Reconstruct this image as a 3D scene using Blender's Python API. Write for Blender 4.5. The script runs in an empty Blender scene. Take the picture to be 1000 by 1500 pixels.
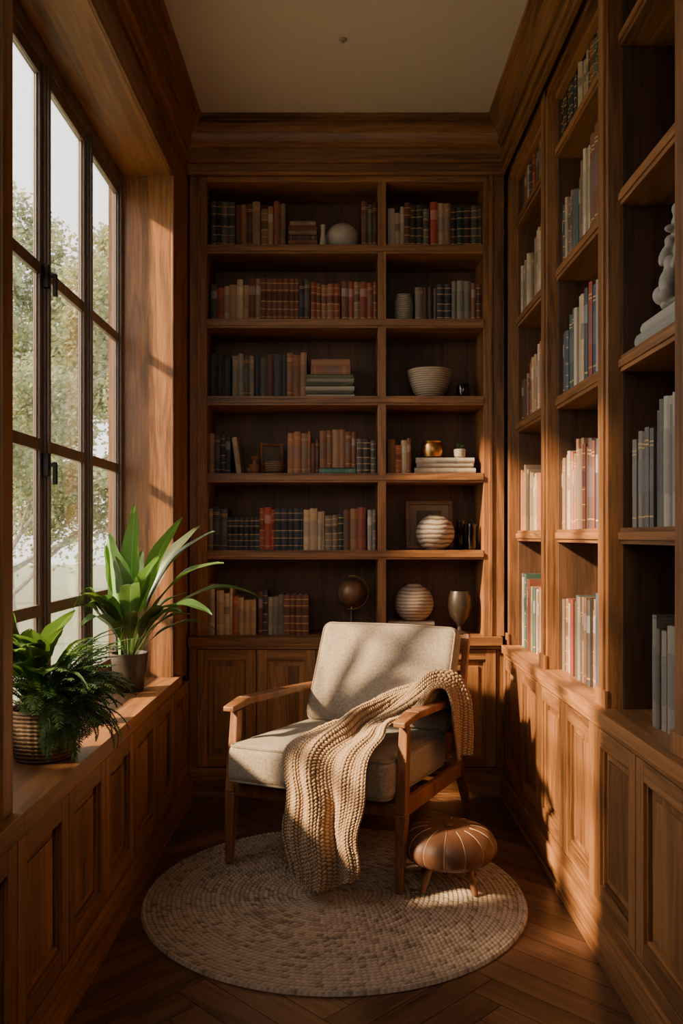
import bpy, bmesh, math, random
import numpy as np
from mathutils import Vector, Matrix, noise
random.seed(7); np.random.seed(7)
R=random.Random(11)
scene=bpy.context.scene
# ------------------------------------------------------------ helpers
def link(o,parent=None):
    scene.collection.objects.link(o)
    if parent: o.parent=parent
    return o
def empty(name,loc=(0,0,0),rz=0):
    e=bpy.data.objects.new(name,None); e.location=loc; e.rotation_euler=(0,0,rz); e.empty_display_size=.1
    return link(e)
class MB:
    def __init__(s): s.v=[];s.f=[];s.m=[];s.c=[];s.uv=[];s.mats=[]
    def mi(s,mat):
        if mat not in s.mats: s.mats.append(mat)
        return s.mats.index(mat)
    def face(s,idx,mat,col,uv=None):
        s.f.append(idx); s.m.append(s.mi(mat)); s.c.append(col); s.uv.append(uv)
    def box(s,lo,hi,mat,col=None,T=None):
        if col is None: col=(R.random(),R.random(),R.random())
        x0,y0,z0=lo;x1,y1,z1=hi
        P=[(x0,y0,z0),(x1,y0,z0),(x1,y1,z0),(x0,y1,z0),(x0,y0,z1),(x1,y0,z1),(x1,y1,z1),(x0,y1,z1)]
        if T: P=[T(p) for p in P]
        b=len(s.v); s.v+= [tuple(p) for p in P]
        for q in ((0,3,2,1),(4,5,6,7),(0,1,5,4),(1,2,6,5),(2,3,7,6),(3,0,4,7)):
            s.face([b+i for i in q],mat,col)
    def beam(s,p0,p1,a0,b0,a1,b1,mat,up=(1,0,0),col=None):
        if col is None: col=(R.random(),R.random(),R.random())
        p0=Vector(p0);p1=Vector(p1);d=(p1-p0).normalized();A=Vector(up);A=(A-d*A.dot(d)).normalized();B=d.cross(A)
        b=len(s.v)
        for p,a,bb in((p0,a0,b0),(p1,a1,b1)):
            for i,j in((-1,-1),(1,-1),(1,1),(-1,1)):
                s.v.append(tuple(p+A*(i*a/2)+B*(j*bb/2)))
        for q in ((0,3,2,1),(4,5,6,7),(0,1,5,4),(1,2,6,5),(2,3,7,6),(3,0,4,7)):
            s.face([b+i for i in q],mat,col)
    def lathe(s,prof,c,mat,n=40,col=(.5,.5,.5),rf=None,sx=1,sy=1):
        b=len(s.v)
        for k,(r,z) in enumerate(prof):
            for i in range(n):
                a=2*math.pi*i/n; rr=r*(rf(a,z) if rf else 1)
                s.v.append((c[0]+rr*math.cos(a)*sx,c[1]+rr*math.sin(a)*sy,c[2]+z))
        for k in range(len(prof)-1):
            for i in range(n):
                j=(i+1)%n
                s.face([b+k*n+i,b+k*n+j,b+(k+1)*n+j,b+(k+1)*n+i],mat,col)
        s.face([b+i for i in range(n)][::-1],mat,col)
        s.face([b+(len(prof)-1)*n+i for i in range(n)],mat,col)
    def tube(s,pts,rad,mat,n=8,closed=False,col=(.5,.5,.5)):
        pts=[Vector(p) for p in pts];N=len(pts);b=len(s.v);prev=None
        for k in range(N):
            if closed: d=pts[(k+1)%N]-pts[k-1]
            else: d=pts[min(k+1,N-1)]-pts[max(k-1,0)]
            d.normalize()
            if prev is None:
                A=d.orthogonal().normalized()
            else:
                A=(prev-d*prev.dot(d)).normalized()
            prev=A;B=d.cross(A); r=rad[k] if isinstance(rad,(list,tuple)) else rad
            for i in range(n):
                a=2*math.pi*i/n
                s.v.append(tuple(pts[k]+A*r*math.cos(a)+B*r*math.sin(a)))
        for k in range(N if closed else N-1):
            k2=(k+1)%N
            for i in range(n):
                j=(i+1)%n
                s.face([b+k*n+i,b+k*n+j,b+k2*n+j,b+k2*n+i],mat,col)
        if not closed:
            s.face([b+i for i in range(n)][::-1],mat,col); s.face([b+(N-1)*n+i for i in range(n)],mat,col)
    def grid(s,P,mat,col=(.5,.5,.5),cu=False,cv=False):
        n=len(P);m=len(P[0]);b=len(s.v)
        for r in P:
            for p in r: s.v.append(tuple(p))
        for i in range(n if cu else n-1):
            for j in range(m if cv else m-1):
                i2=(i+1)%n;j2=(j+1)%m
                s.face([b+i*m+j,b+i*m+j2,b+i2*m+j2,b+i2*m+j],mat,col)
    def rbox(s,h,r,mat,T=None,n=30,puff=(0,0,0),col=(.5,.5,.5)):
        hx,hy,hz=h
        def mp(p):
            q=[p[0]*hx,p[1]*hy,p[2]*hz]
            inn=[max(-(a-r),min(a-r,v)) for a,v in zip(h,q)]
            d=Vector([q[i]-inn[i] for i in range(3)])
            if d.length>1e-9: d=d.normalized()*r
            o=Vector(inn)+d
            w=[(1-p[(i+1)%3]**2)*(1-p[(i+2)%3]**2) for i in range(3)]
            for i in range(3): o[i]+=puff[i]*w[i]*(p[i])
            return T@o if T else o
        t=[math.sin(math.pi/2*(-1+2*i/n)) for i in range(n+1)]
        for ax in range(3):
            for sg in(-1,1):
                P=[]
                for a in t:
                    row=[]
                    for b in t:
                        p=[0,0,0];p[ax]=sg;p[(ax+1)%3]=a;p[(ax+2)%3]=b
                        row.append(mp(p))
                    P.append(row if sg<0 else row[::-1])
                s.grid(P,mat,col)
    def obj(s,name,parent=None,smooth=False,bevel=0,merge=False,auto=None):
        me=bpy.data.meshes.new(name); me.from_pydata(s.v,[],s.f)
        for m in s.mats: me.materials.append(m)
        me.polygons.foreach_set("material_index",s.m)
        ca=me.color_attributes.new("Col",'FLOAT_COLOR','CORNER')
        buf=np.ones((len(me.loops),4),dtype=np.float32)
        ls=0
        for f,c in zip(s.f,s.c):
            buf[ls:ls+len(f),:3]=c[:3]; ls+=len(f)
        ca.data.foreach_set("color",buf.ravel())
        if any(u is not None for u in s.uv):
            uv=me.uv_layers.new(name="UV"); ub=np.zeros((len(me.loops),2),dtype=np.float32); ls=0
            for f,u in zip(s.f,s.uv):
                if u is not None: ub[ls:ls+len(f)]=u
                ls+=len(f)
            uv.data.foreach_set("uv",ub.ravel())
        if merge:
            bm=bmesh.new(); bm.from_mesh(me); bmesh.ops.remove_doubles(bm,verts=bm.verts,dist=1e-5); bmesh.ops.recalc_face_normals(bm,faces=bm.faces); bm.to_mesh(me); bm.free()
        if smooth: me.polygons.foreach_set("use_smooth",[True]*len(me.polygons))
        if auto:
            me.polygons.foreach_set("use_smooth",[True]*len(me.polygons))
            try: me.set_sharp_from_angle(angle=auto)
            except Exception: pass
        me.update()
        o=link(bpy.data.objects.new(name,me),parent)
        if bevel:
            b=o.modifiers.new("bev",'BEVEL'); b.width=bevel; b.segments=2; b.limit_method='ANGLE'; b.angle_limit=.7
            b.harden_normals=False
        return o
def np_grid_obj(name,P,col,mat,cu=False,cv=False,parent=None):
    n,m,_=P.shape
    I=np.arange(n*m).reshape(n,m)
    A=I if not cu else np.vstack([I,I[:1]])
    A=A if not cv else np.hstack([A,A[:,:1]])
    F=np.stack([A[:-1,:-1],A[:-1,1:],A[1:,1:],A[1:,:-1]],-1).reshape(-1,4)
    me=bpy.data.meshes.new(name); me.from_pydata(P.reshape(-1,3).tolist(),[],F.tolist())
    ca=me.color_attributes.new("Col",'FLOAT_COLOR','POINT')
    c=np.ones((n*m,4),dtype=np.float32); c[:,:3]=col.reshape(-1,3); ca.data.foreach_set("color",c.ravel())
    me.materials.append(mat); me.polygons.foreach_set("use_smooth",[True]*len(me.polygons)); me.update()
    return link(bpy.data.objects.new(name,me),parent)

# ------------------------------------------------------------ materials
def newmat(name):
    m=bpy.data.materials.new(name); m.use_nodes=True
    nt=m.node_tree; b=nt.nodes["Principled BSDF"]; return m,nt,b
def N(nt,t,**k):
    n=nt.nodes.new(t)
    for a,v in k.items(): setattr(n,a,v)
    return n
def ramp(nt,stops):
    r=N(nt,"ShaderNodeValToRGB"); e=r.color_ramp.elements
    while len(e)<len(stops): e.new(.5)
    for i,(p,c) in enumerate(stops):
        e[i].position=p; e[i].color=(*c,1)
    return r
def wood(name,axis,dark,light,rough=.42,scale=1.0,uv=False,rings=True):
    m,nt,b=newmat(name); L=nt.links
    tc=N(nt,"ShaderNodeTexCoord"); at=N(nt,"ShaderNodeAttribute"); at.attribute_name="Col"
    sc=[1,1,1]; sc[axis]=.06
    off=N(nt,"ShaderNodeVectorMath",operation='SCALE'); L.new(at.outputs["Vector"],off.inputs[0]); off.inputs["Scale"].default_value=7
    add=N(nt,"ShaderNodeVectorMath",operation='ADD'); L.new(tc.outputs["UV" if uv else "Object"],add.inputs[0]); L.new(off.outputs[0],add.inputs[1])
    mp=N(nt,"ShaderNodeMapping"); mp.inputs["Scale"].default_value=sc; L.new(add.outputs[0],mp.inputs[0])
    n1=N(nt,"ShaderNodeTexNoise"); n1.inputs["Scale"].default_value=9*scale; n1.inputs["Detail"].default_value=4; n1.inputs["Distortion"].default_value=.5
    L.new(mp.outputs[0],n1.inputs[0])
    mu=N(nt,"ShaderNodeMath",operation='MULTIPLY'); L.new(n1.outputs[0],mu.inputs[0]); mu.inputs[1].default_value=60
    si=N(nt,"ShaderNodeMath",operation='SINE'); L.new(mu.outputs[0],si.inputs[0])
    n2=N(nt,"ShaderNodeTexNoise"); n2.inputs["Scale"].default_value=170*scale; n2.inputs["Detail"].default_value=3; L.new(mp.outputs[0],n2.inputs[0])
    a1=N(nt,"ShaderNodeMath",operation='MULTIPLY_ADD'); L.new(si.outputs[0],a1.inputs[0]); a1.inputs[1].default_value=.08; L.new(n1.outputs[0],a1.inputs[2])
    a2=N(nt,"ShaderNodeMath",operation='MULTIPLY_ADD'); L.new(n2.outputs[0],a2.inputs[0]); a2.inputs[1].default_value=.5; L.new(a1.outputs[0],a2.inputs[2])
    mid=tuple((d*.5+l*.5) for d,l in zip(dark,light))
    rp=ramp(nt,[(.45,dark),(.73,mid),(1.0,light)]); L.new(a2.outputs[0],rp.inputs[0])
    sx=N(nt,"ShaderNodeSeparateXYZ"); L.new(at.outputs["Vector"],sx.inputs[0])
    v0,v1=(.70,1.25) if uv else (.84,1.14)
    br=N(nt,"ShaderNodeMapRange"); br.inputs["To Min"].default_value=v0; br.inputs["To Max"].default_value=v1; L.new(sx.outputs[0],br.inputs[0])
    vm=N(nt,"ShaderNodeVectorMath",operation='SCALE'); L.new(rp.outputs[0],vm.inputs[0]); L.new(br.outputs[0],vm.inputs["Scale"])
    L.new(vm.outputs[0],b.inputs["Base Color"])
    rr=N(nt,"ShaderNodeMapRange"); rr.inputs["To Min"].default_value=rough-.08; rr.inputs["To Max"].default_value=rough+.12; L.new(n2.outputs[0],rr.inputs[0]); L.new(rr.outputs[0],b.inputs["Roughness"])
    bp=N(nt,"ShaderNodeBump"); bp.inputs["Strength"].default_value=.2; bp.inputs["Distance"].default_value=.002; L.new(a2.outputs[0],bp.inputs["Height"]); L.new(bp.outputs[0],b.inputs["Normal"])
    return m
def simple(name,col,rough=.5,metal=0,noise_s=0,amt=.3,bump=0,spec=None,attr=False,trans=0):
    m,nt,b=newmat(name); L=nt.links
    b.inputs["Roughness"].default_value=rough; b.inputs["Metallic"].default_value=metal
    tc=N(nt,"ShaderNodeTexCoord"); n=N(nt,"ShaderNodeTexNoise"); n.inputs["Scale"].default_value=noise_s or 20; n.inputs["Detail"].default_value=4; L.new(tc.outputs["Object"],n.inputs[0])
    mr=N(nt,"ShaderNodeMapRange"); mr.inputs["To Min"].default_value=1-amt; mr.inputs["To Max"].default_value=1+amt; L.new(n.outputs[0],mr.inputs[0])
    v=N(nt,"ShaderNodeVectorMath",operation='SCALE')
    if attr:
        at=N(nt,"ShaderNodeAttribute"); at.attribute_name="Col"; L.new(at.outputs["Color"],v.inputs[0])
    else: v.inputs[0].default_value=col
    L.new(mr.outputs[0],v.inputs["Scale"]); L.new(v.outputs[0],b.inputs["Base Color"])
    if bump:
        bp=N(nt,"ShaderNodeBump"); bp.inputs["Strength"].default_value=bump; bp.inputs["Distance"].default_value=.003; L.new(n.outputs[0],bp.inputs["Height"]); L.new(bp.outputs[0],b.inputs["Normal"])
    if spec is not None: b.inputs["Specular IOR Level"].default_value=spec
    return m
WD=(.072,.029,.011); WL=(.37,.162,.056)
wx=wood("oak_grain_x",0,WD,WL); wy=wood("oak_grain_y",1,WD,WL); wz=wood("oak_grain_z",2,WD,WL)
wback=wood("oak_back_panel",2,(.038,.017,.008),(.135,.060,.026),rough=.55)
wchair=wood("walnut_chair",2,(.09,.036,.015),(.32,.145,.060),rough=.38,scale=1.6)
wfloor=wood("walnut_floor",0,(.022,.010,.006),(.175,.080,.041),rough=.30,uv=True)
plaster=simple("ceiling_plaster",(.58,.51,.43),.9,noise_s=3,amt=.03)
wframe=wood("window_frame_dark",2,(.085,.062,.048),(.19,.14,.11),rough=.45)
bookm=simple("book_cloth",(1,1,1),.62,noise_s=60,amt=.18,bump=.1,attr=True)
black_metal=simple("black_metal",(.02,.018,.016),.4,1,amt=.1)
def fabric(name,c1,c2,s=420,bump=.5):
    m,nt,b=newmat(name);L=nt.links
    tc=N(nt,"ShaderNodeTexCoord"); v=N(nt,"ShaderNodeTexVoronoi"); v.inputs["Scale"].default_value=s; L.new(tc.outputs["Object"],v.inputs[0])
    n=N(nt,"ShaderNodeTexNoise"); n.inputs["Scale"].default_value=s*.5; n.inputs["Detail"].default_value=5; L.new(tc.outputs["Object"],n.inputs[0])
    r=ramp(nt,[(.3,c1),(.7,c2)]); L.new(n.outputs[0],r.inputs[0]); L.new(r.outputs[0],b.inputs["Base Color"])
    b.inputs["Roughness"].default_value=.95; b.inputs["Specular IOR Level"].default_value=.15
    b.inputs["Sheen Weight"].default_value=.15; b.inputs["Sheen Roughness"].default_value=.5
    bp=N(nt,"ShaderNodeBump"); bp.inputs["Strength"].default_value=bump; bp.inputs["Distance"].default_value=.0022; L.new(v.outputs["Distance"],bp.inputs["Height"]); L.new(bp.outputs[0],b.inputs["Normal"])
    return m
linen=fabric("linen_upholstery",(.225,.18,.13),(.37,.305,.228),s=260,bump=.7)
piping=fabric("linen_piping",(.17,.135,.095),(.29,.235,.17))
def attrcloth(name,rough=.95,amt=.25,s=300,bump=.35):
    m=simple(name,(1,1,1),rough,noise_s=s,amt=amt,bump=bump,attr=True,spec=.15); return m
knit=attrcloth("knit_wool"); jute=attrcloth("jute_braid",s=160,amt=.4)
def striped(name,c1,c2,freq,rough=.7,bump=.6,axis=2,dist=.0):
    m,nt,b=newmat(name);L=nt.links
    tc=N(nt,"ShaderNodeTexCoord"); w=N(nt,"ShaderNodeTexWave"); w.bands_direction='Z'; w.inputs["Scale"].default_value=freq; w.inputs["Distortion"].default_value=dist; w.inputs["Detail"].default_value=2; L.new(tc.outputs["Object"],w.inputs[0])
    n=N(nt,"ShaderNodeTexNoise"); n.inputs["Scale"].default_value=90; L.new(tc.outputs["Object"],n.inputs[0])
    mx=N(nt,"ShaderNodeMath",operation='MULTIPLY_ADD'); L.new(n.outputs[0],mx.inputs[0]); mx.inputs[1].default_value=.35; L.new(w.outputs[1],mx.inputs[2])
    r=ramp(nt,[(.25,c1),(.75,c2)]); L.new(mx.outputs[0],r.inputs[0]); L.new(r.outputs[0],b.inputs["Base Color"])
    b.inputs["Roughness"].default_value=rough
    bp=N(nt,"ShaderNodeBump"); bp.inputs["Strength"].default_value=bump; bp.inputs["Distance"].default_value=.003; L.new(mx.outputs[0],bp.inputs["Height"]); L.new(bp.outputs[0],b.inputs["Normal"])
    return m
ribbed=striped("ribbed_ceramic",(.26,.18,.12),(.46,.37,.28),32)
stripe2=striped("striped_clay",(.14,.09,.06),(.42,.34,.26),14,dist=3)
basketm=striped("woven_wicker",(.05,.028,.015),(.22,.13,.068),30,dist=1.5)
cream_cer=simple("cream_ceramic",(.46,.40,.33),.6,noise_s=50,amt=.15,bump=.2)
bronze=simple("aged_bronze",(.045,.032,.022),.35,.2,noise_s=18,amt=.5)
brass=simple("brass",(.50,.27,.09),.34,1,noise_s=30,amt=.2)
terra=simple("terracotta",(.30,.13,.06),.75,amt=.2)
stone=simple("pale_stone",(.34,.31,.28),.75,noise_s=25,amt=.2,bump=.3)
potm=simple("pewter_pot",(.075,.06,.05),.42,.5,noise_s=25,amt=.35)
soil=simple("soil",(.03,.02,.012),1,noise_s=80,amt=.5,bump=1)
globem=simple("antique_globe",(.17,.09,.045),.35,.2,noise_s=14,amt=.8)
def leafmat(name,c,tr=.35,rough=.38):
    m,nt,b=newmat(name);L=nt.links
    at=N(nt,"ShaderNodeAttribute"); at.attribute_name="Col"
    v=N(nt,"ShaderNodeVectorMath",operation='MULTIPLY'); v.inputs[1].default_value=c; L.new(at.outputs["Color"],v.inputs[0])
    L.new(v.outputs[0],b.inputs["Base Color"]); b.inputs["Roughness"].default_value=rough
    t=N(nt,"ShaderNodeBsdfTranslucent"); v2=N(nt,"ShaderNodeVectorMath",operation='MULTIPLY'); v2.inputs[1].default_value=(1.5,1.7,.8); L.new(v.outputs[0],v2.inputs[0]); L.new(v2.outputs[0],t.inputs[0])
    mx=N(nt,"ShaderNodeMixShader"); mx.inputs[0].default_value=tr; L.new(b.outputs[0],mx.inputs[1]); L.new(t.outputs[0],mx.inputs[2])
    L.new(mx.outputs[0],nt.nodes["Material Output"].inputs[0]); return m
leafm=leafmat("leaf_green",(.062,.108,.038),.32)
treeleaf=leafmat("tree_leaf",(.30,.31,.23),.35,.7)
bark=simple("bark",(.28,.25,.21),.9,noise_s=15,amt=.4,bump=.6)
grass=simple("lawn",(.24,.26,.16),.95,noise_s=6,amt=.3)
def glassmat(name,tint=(1,1,1),f=.08):
    m,nt,b=newmat(name);L=nt.links
    t=N(nt,"ShaderNodeBsdfTransparent"); t.inputs[0].default_value=(*tint,1); g=N(nt,"ShaderNodeBsdfGlossy"); g.inputs["Roughness"].default_value=.03
    fr=N(nt,"ShaderNodeFresnel"); mx=N(nt,"ShaderNodeMixShader"); mu=N(nt,"ShaderNodeMath",operation='MULTIPLY'); mu.inputs[1].default_value=f*10; mu.use_clamp=True
    L.new(fr.outputs[0],mu.inputs[0]); L.new(mu.outputs[0],mx.inputs[0]); L.new(t.outputs[0],mx.inputs[1]); L.new(g.outputs[0],mx.inputs[2]); L.new(mx.outputs[0],nt.nodes["Material Output"].inputs[0]); return m
glass=glassmat("window_glass",f=.05); smoked=glassmat("smoked_glass",(.45,.36,.28),.14)

# ------------------------------------------------------------ room shell
YN=-1.3; YB=4.2; CZ=3.06
F=1250.0; CAMZ=1.18
def wx_(px,d): return (px-500)*d/F
def wz_(py,d): return CAMZ+(785-py)*d/F
mb=MB(); Lp,Wp=.54,.09; c45=math.sqrt(.5)
def rot(x,y): return (c45*(x-y)+.02, c45*(x+y)+1.0)
for n in range(-6,7):
    for k in range(-60,60):
        bx=k*Wp+n*Lp; by=k*Wp-n*Lp
        for (x0,y0,x1,y1,h) in ((bx,by,bx+Lp,by+Wp,0),(bx+Lp,by+Wp-Lp,bx+Lp+Wp,by+Wp,1)):
            cx,cy=rot((x0+x1)/2,(y0+y1)/2)
            if cx<-1.5 or cx>1.5 or cy<YN-.4 or cy>YB+.4: continue
            g=.0011; x0+=g;y0+=g;x1-=g;y1-=g
            col=(R.random(),R.random(),R.random())
            P=[(x0,y0),(x1,y0),(x1,y1),(x0,y1)]
            b=len(mb.v)
            for p in P: q=rot(*p); mb.v.append((q[0],q[1],0))
            uv=[(p[0],p[1]) if h==0 else (p[1],p[0]) for p in P]
            mb.face([b,b+1,b+2,b+3],wfloor,col,uv)
gap=simple("floor_gap",(.01,.006,.004),.9)
fl=mb.obj("floor")
bm=bmesh.new(); bm.from_mesh(fl.data)
for co,no in(((-.955,0,0),(-1,0,0)),((1.1,0,0),(1,0,0)),((0,YN,0),(0,-1,0)),((0,YB,0),(0,1,0))):
    bmesh.ops.bisect_plane(bm,geom=bm.verts[:]+bm.edges[:]+bm.faces[:],plane_co=co,plane_no=no,clear_outer=True)
me=fl.data; bm.to_mesh(me); bm.free()
mb=MB(); mb.box((-.955,YN,-.06),(1.1,YB,-.001),gap); sf=mb.obj("subfloor",parent=fl)
mb=MB(); mb.box((-.955,YN,CZ),(1.12,YB,CZ+.1),plaster); mb.obj("ceiling")
XL=-.70; WY0,WY1=1.79,3.50; WZT=2.656; SZ=.60
mb=MB(); XO=-.955
mb.box((XO,YN,0),(XL,WY0,CZ),wz); mb.box((XO,WY1,0),(XL,YB,CZ),wz)
mb.box((XO,WY0,WZT),(XL,WY1,CZ),wy); mb.box((XO,WY0,0),(-.94,WY1,SZ-.04),wy)
mb.obj("wall_left")
mb=MB(); mb.box((1.065,YN,0),(1.12,YB,CZ),wz); mb.obj("wall_right")
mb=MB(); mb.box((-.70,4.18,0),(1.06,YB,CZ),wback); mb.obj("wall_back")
mb=MB(); mb.box((-.70,YN-.06,0),(1.06,YN,CZ),plaster); mb.obj("wall_front")
mb=MB()
mb.box((XL,WY1,SZ),(XL+.012,WY1+.055,WZT+.055),wz); mb.box((XL,WY0-.055,SZ),(XL+.012,WY0,WZT+.055),wz)
mb.box((XL,WY0,WZT),(XL+.012,WY1,WZT+.055),wy)
mb.box((XL,WY0-.05,WZT+.06),(XL+.008,WY1+.05,WZT+.075),wy)
mb.obj("trim_1",bevel=.003)
prof=[(0,2.812),(.016,2.812),(.016,2.826),(.010,2.830),(.010,2.834),(.004,2.838),(.004,2.866),(.016,2.868),(.022,2.876),(.022,2.884),(.010,2.887),(.010,2.932),(.020,2.934),(.030,2.944),(.034,2.946),(.034,2.958),(.026,2.960),
 (.028,2.972),(.034,2.990),(.046,3.008),(.062,3.022),(.062,3.028),(.072,3.030),(.072,3.038),(.082,3.040),(.082,CZ)]
cl,cr_,cb=-.705,.735,3.87
mb=MB(); P=[]
for o,z in prof:
    P.append([(cl+o,YN,z),(cl+o,cb-o,z),(cr_-o,cb-o,z),(cr_-o,YN,z)])
mb.grid(P,wx)
for i in range(len(mb.f)):
    if i%3!=1: mb.m[i]=mb.mi(wy)
mb.obj("trim_2")
mb=MB(); mb.lathe([(.0,0),(.005,0),(.006,.004),(.004,.007),(.014,.009),(.016,.014)],(wx_(502,3.23),3.23,CZ-.0145),simple("fitting_taupe",(.36,.28,.21),.6),24); mb.obj("ceiling_sprinkler",auto=.6)

def door(mb,ax,p,sg,a0,a1,z0,z1,fw=.05):
    g=.0025; a0+=g;a1-=g
    def bx(a,b,c,d,t0,t1,mat):
        lo,hi=sorted((p+sg*t0,p+sg*t1))
        if ax=='x': mb.box((lo,a,c),(hi,b,d),mat)
        else: mb.box((a,lo,c),(b,hi,d),mat)
    hmat=wy if ax=='x' else wx
    bx(a0,a0+fw,z0,z1,0,.022,wz); bx(a1-fw,a1,z0,z1,0,.022,wz)
    bx(a0+fw,a1-fw,z0,z0+fw,0,.0215,hmat); bx(a0+fw,a1-fw,z1-fw,z1,0,.0215,hmat)
    i=.009
    bx(a0+fw,a0+fw+i,z0+fw,z1-fw,0,.013,wz); bx(a1-fw-i,a1-fw,z0+fw,z1-fw,0,.013,wz)
    bx(a0+fw,a1-fw,z0+fw,z0+fw+i,0,.0128,hmat); bx(a0+fw,a1-fw,z1-fw-i,z1-fw,0,.0128,hmat)
    bx(a0+fw,a1-fw,z0+fw,z1-fw,0,.003,wz)
    j=fw+i+.022
    if a1-a0>2*j+.03: bx(a0+j,a1-j,z0+j,z1-j,0,.009,wz)

# ---- back bookcase
shelfZ=[2.505,2.167,1.816,1.4655,1.115]; CT=.724
mb=MB(); YF=3.88
mb.box((-.69,YF,CT),(-.611,4.17,2.815),wz); mb.box((.646,YF,CT),(.74,4.17,2.815),wz)
mb.box((-.655,YF-.008,CT),(-.64,YF,2.815),wz); mb.box((.67,YF-.008,CT),(.685,YF,2.815),wz)
mb.box((.165,YF+.004,CT),(.203,4.15,2.815),wz)
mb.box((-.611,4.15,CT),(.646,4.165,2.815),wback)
mb.box((-.69,YF+.002,2.79),(.74,4.15,2.83),wx)
for z in shelfZ:
    mb.box((-.611,YF-.002,z-.042),(.165,4.15,z),wx); mb.box((.203,YF-.002,z-.042),(.646,4.15,z),wx)
    mb.box((-.611,YF-.008,z-.032),(.646,YF-.002,z-.010),wx)
mb.box((-.69,3.835,CT-.038),(.725,4.15,CT),wx); mb.box((-.69,3.85,CT-.055),(.735,3.87,CT-.038),wx)
mb.box((-.69,YF,.0),(.74,4.15,CT-.038),wx)
mb.box((-.69,3.862,.0),(.735,YF,.13),wx); mb.box((-.69,3.852,.0),(.735,3.862,.10),wx); mb.box((-.69,3.846,0),(.735,3.852,.02),wx)
xs=[-.655,-.385,-.115,.155,.425,.70]
mb.box((-.69,3.866,.13),(-.655,YF,.668),wz); mb.box((.70,3.866,.13),(.735,YF,.668),wz)
for a,b in zip(xs[:-1],xs[1:]): door(mb,'y',YF,-1,a,b,.135,.665,fw=.045)
mb.obj("bookcase",bevel=.0025)
# ---- right bookcase
mb=MB(); XR=.755; XS=.79; XBk=1.04
RZ=[1.203,1.69,2.162,2.612]; RC=.69
pil=[(3.84,3.88),(3.135,3.22),(2.42,2.51),(1.84,1.935),(1.14,1.23),(.44,.53),(-.26,-.17),(-.96,-.87)]
for i,(a,b) in enumerate(pil):
    mb.box((XR,a,RC),(XBk,b,2.83),wz)
    if b-a>.06: mb.box((XR-.008,a+.022,RC),(XR,b-.022,2.83),wz)
    mb.box((XR-.010,a-.004,RC),(XR,b+.004,RC+.05),wz)
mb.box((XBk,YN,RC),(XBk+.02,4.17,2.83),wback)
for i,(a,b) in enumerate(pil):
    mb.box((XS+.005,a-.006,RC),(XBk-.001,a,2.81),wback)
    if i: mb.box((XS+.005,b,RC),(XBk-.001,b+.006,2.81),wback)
mb.box((XR,YN,2.80),(XBk,3.88,2.86),wy)
for (a,b),(c,d) in zip(pil[1:],pil[:-1]):
    for z in RZ:
        mb.box((XS,b,z-.046),(XBk,c,z),wy)
        mb.box((XS-.006,b,z-.034),(XS,c,z-.012),wy)
    mb.box((XS-.005,b,2.78),(XS+.02,c,2.83),wy)
mb.box((.718,YN,RC-.036),(XBk,3.835,RC),wy); mb.box((.728,YN,RC-.052),(.76,3.835,RC-.036),wy)
mb.box((.75,YN,0),(XBk,3.88,RC-.036),wy)
mb.box((.728,YN,0),(.75,3.84,.14),wy); mb.box((.718,YN,0),(.728,3.84,.105),wy); mb.box((.710,YN,0),(.718,3.84,.022),wy)
ds=[3.84-.345*i for i in range(0,15)]
for b,a in zip(ds[:-1],ds[1:]): door(mb,'x',.75,-1,a,b,.145,.635,fw=.05)
mb.obj("bookcase.001",bevel=.0025)
# ---- left window seat cabinet
mb=MB()
mb.box((-.939,WY0+.001,0),(-.705,WY1-.001,SZ-.04),wy)
mb.box((-.705,YN,0),(-.70,3.84,SZ-.04),wy)
mb.box((-.939,WY0+.001,SZ-.04),(-.665,WY1-.001,SZ),wy)
mb.box((-.70,YN,SZ-.04),(-.665,WY0+.001,SZ),wy); mb.box((-.70,WY1-.001,SZ-.04),(-.665,3.56,SZ),wy)
mb.box((-.70,YN,SZ-.058),(-.675,3.55,SZ-.04),wy)
mb.box((-.70,YN,0),(-.676,3.84,.12),wy); mb.box((-.676,YN,0),(-.668,3.84,.09),wy); mb.box((-.668,YN,0),(-.661,3.84,.02),wy)
ds=[3.80-.335*i for i in range(0,15)]
for b,a in zip(ds[:-1],ds[1:]): door(mb,'x',-.70,1,a,b,.125,SZ-.062,fw=.05)
mb.obj("window_seat_cabinet",bevel=.0025)
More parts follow.
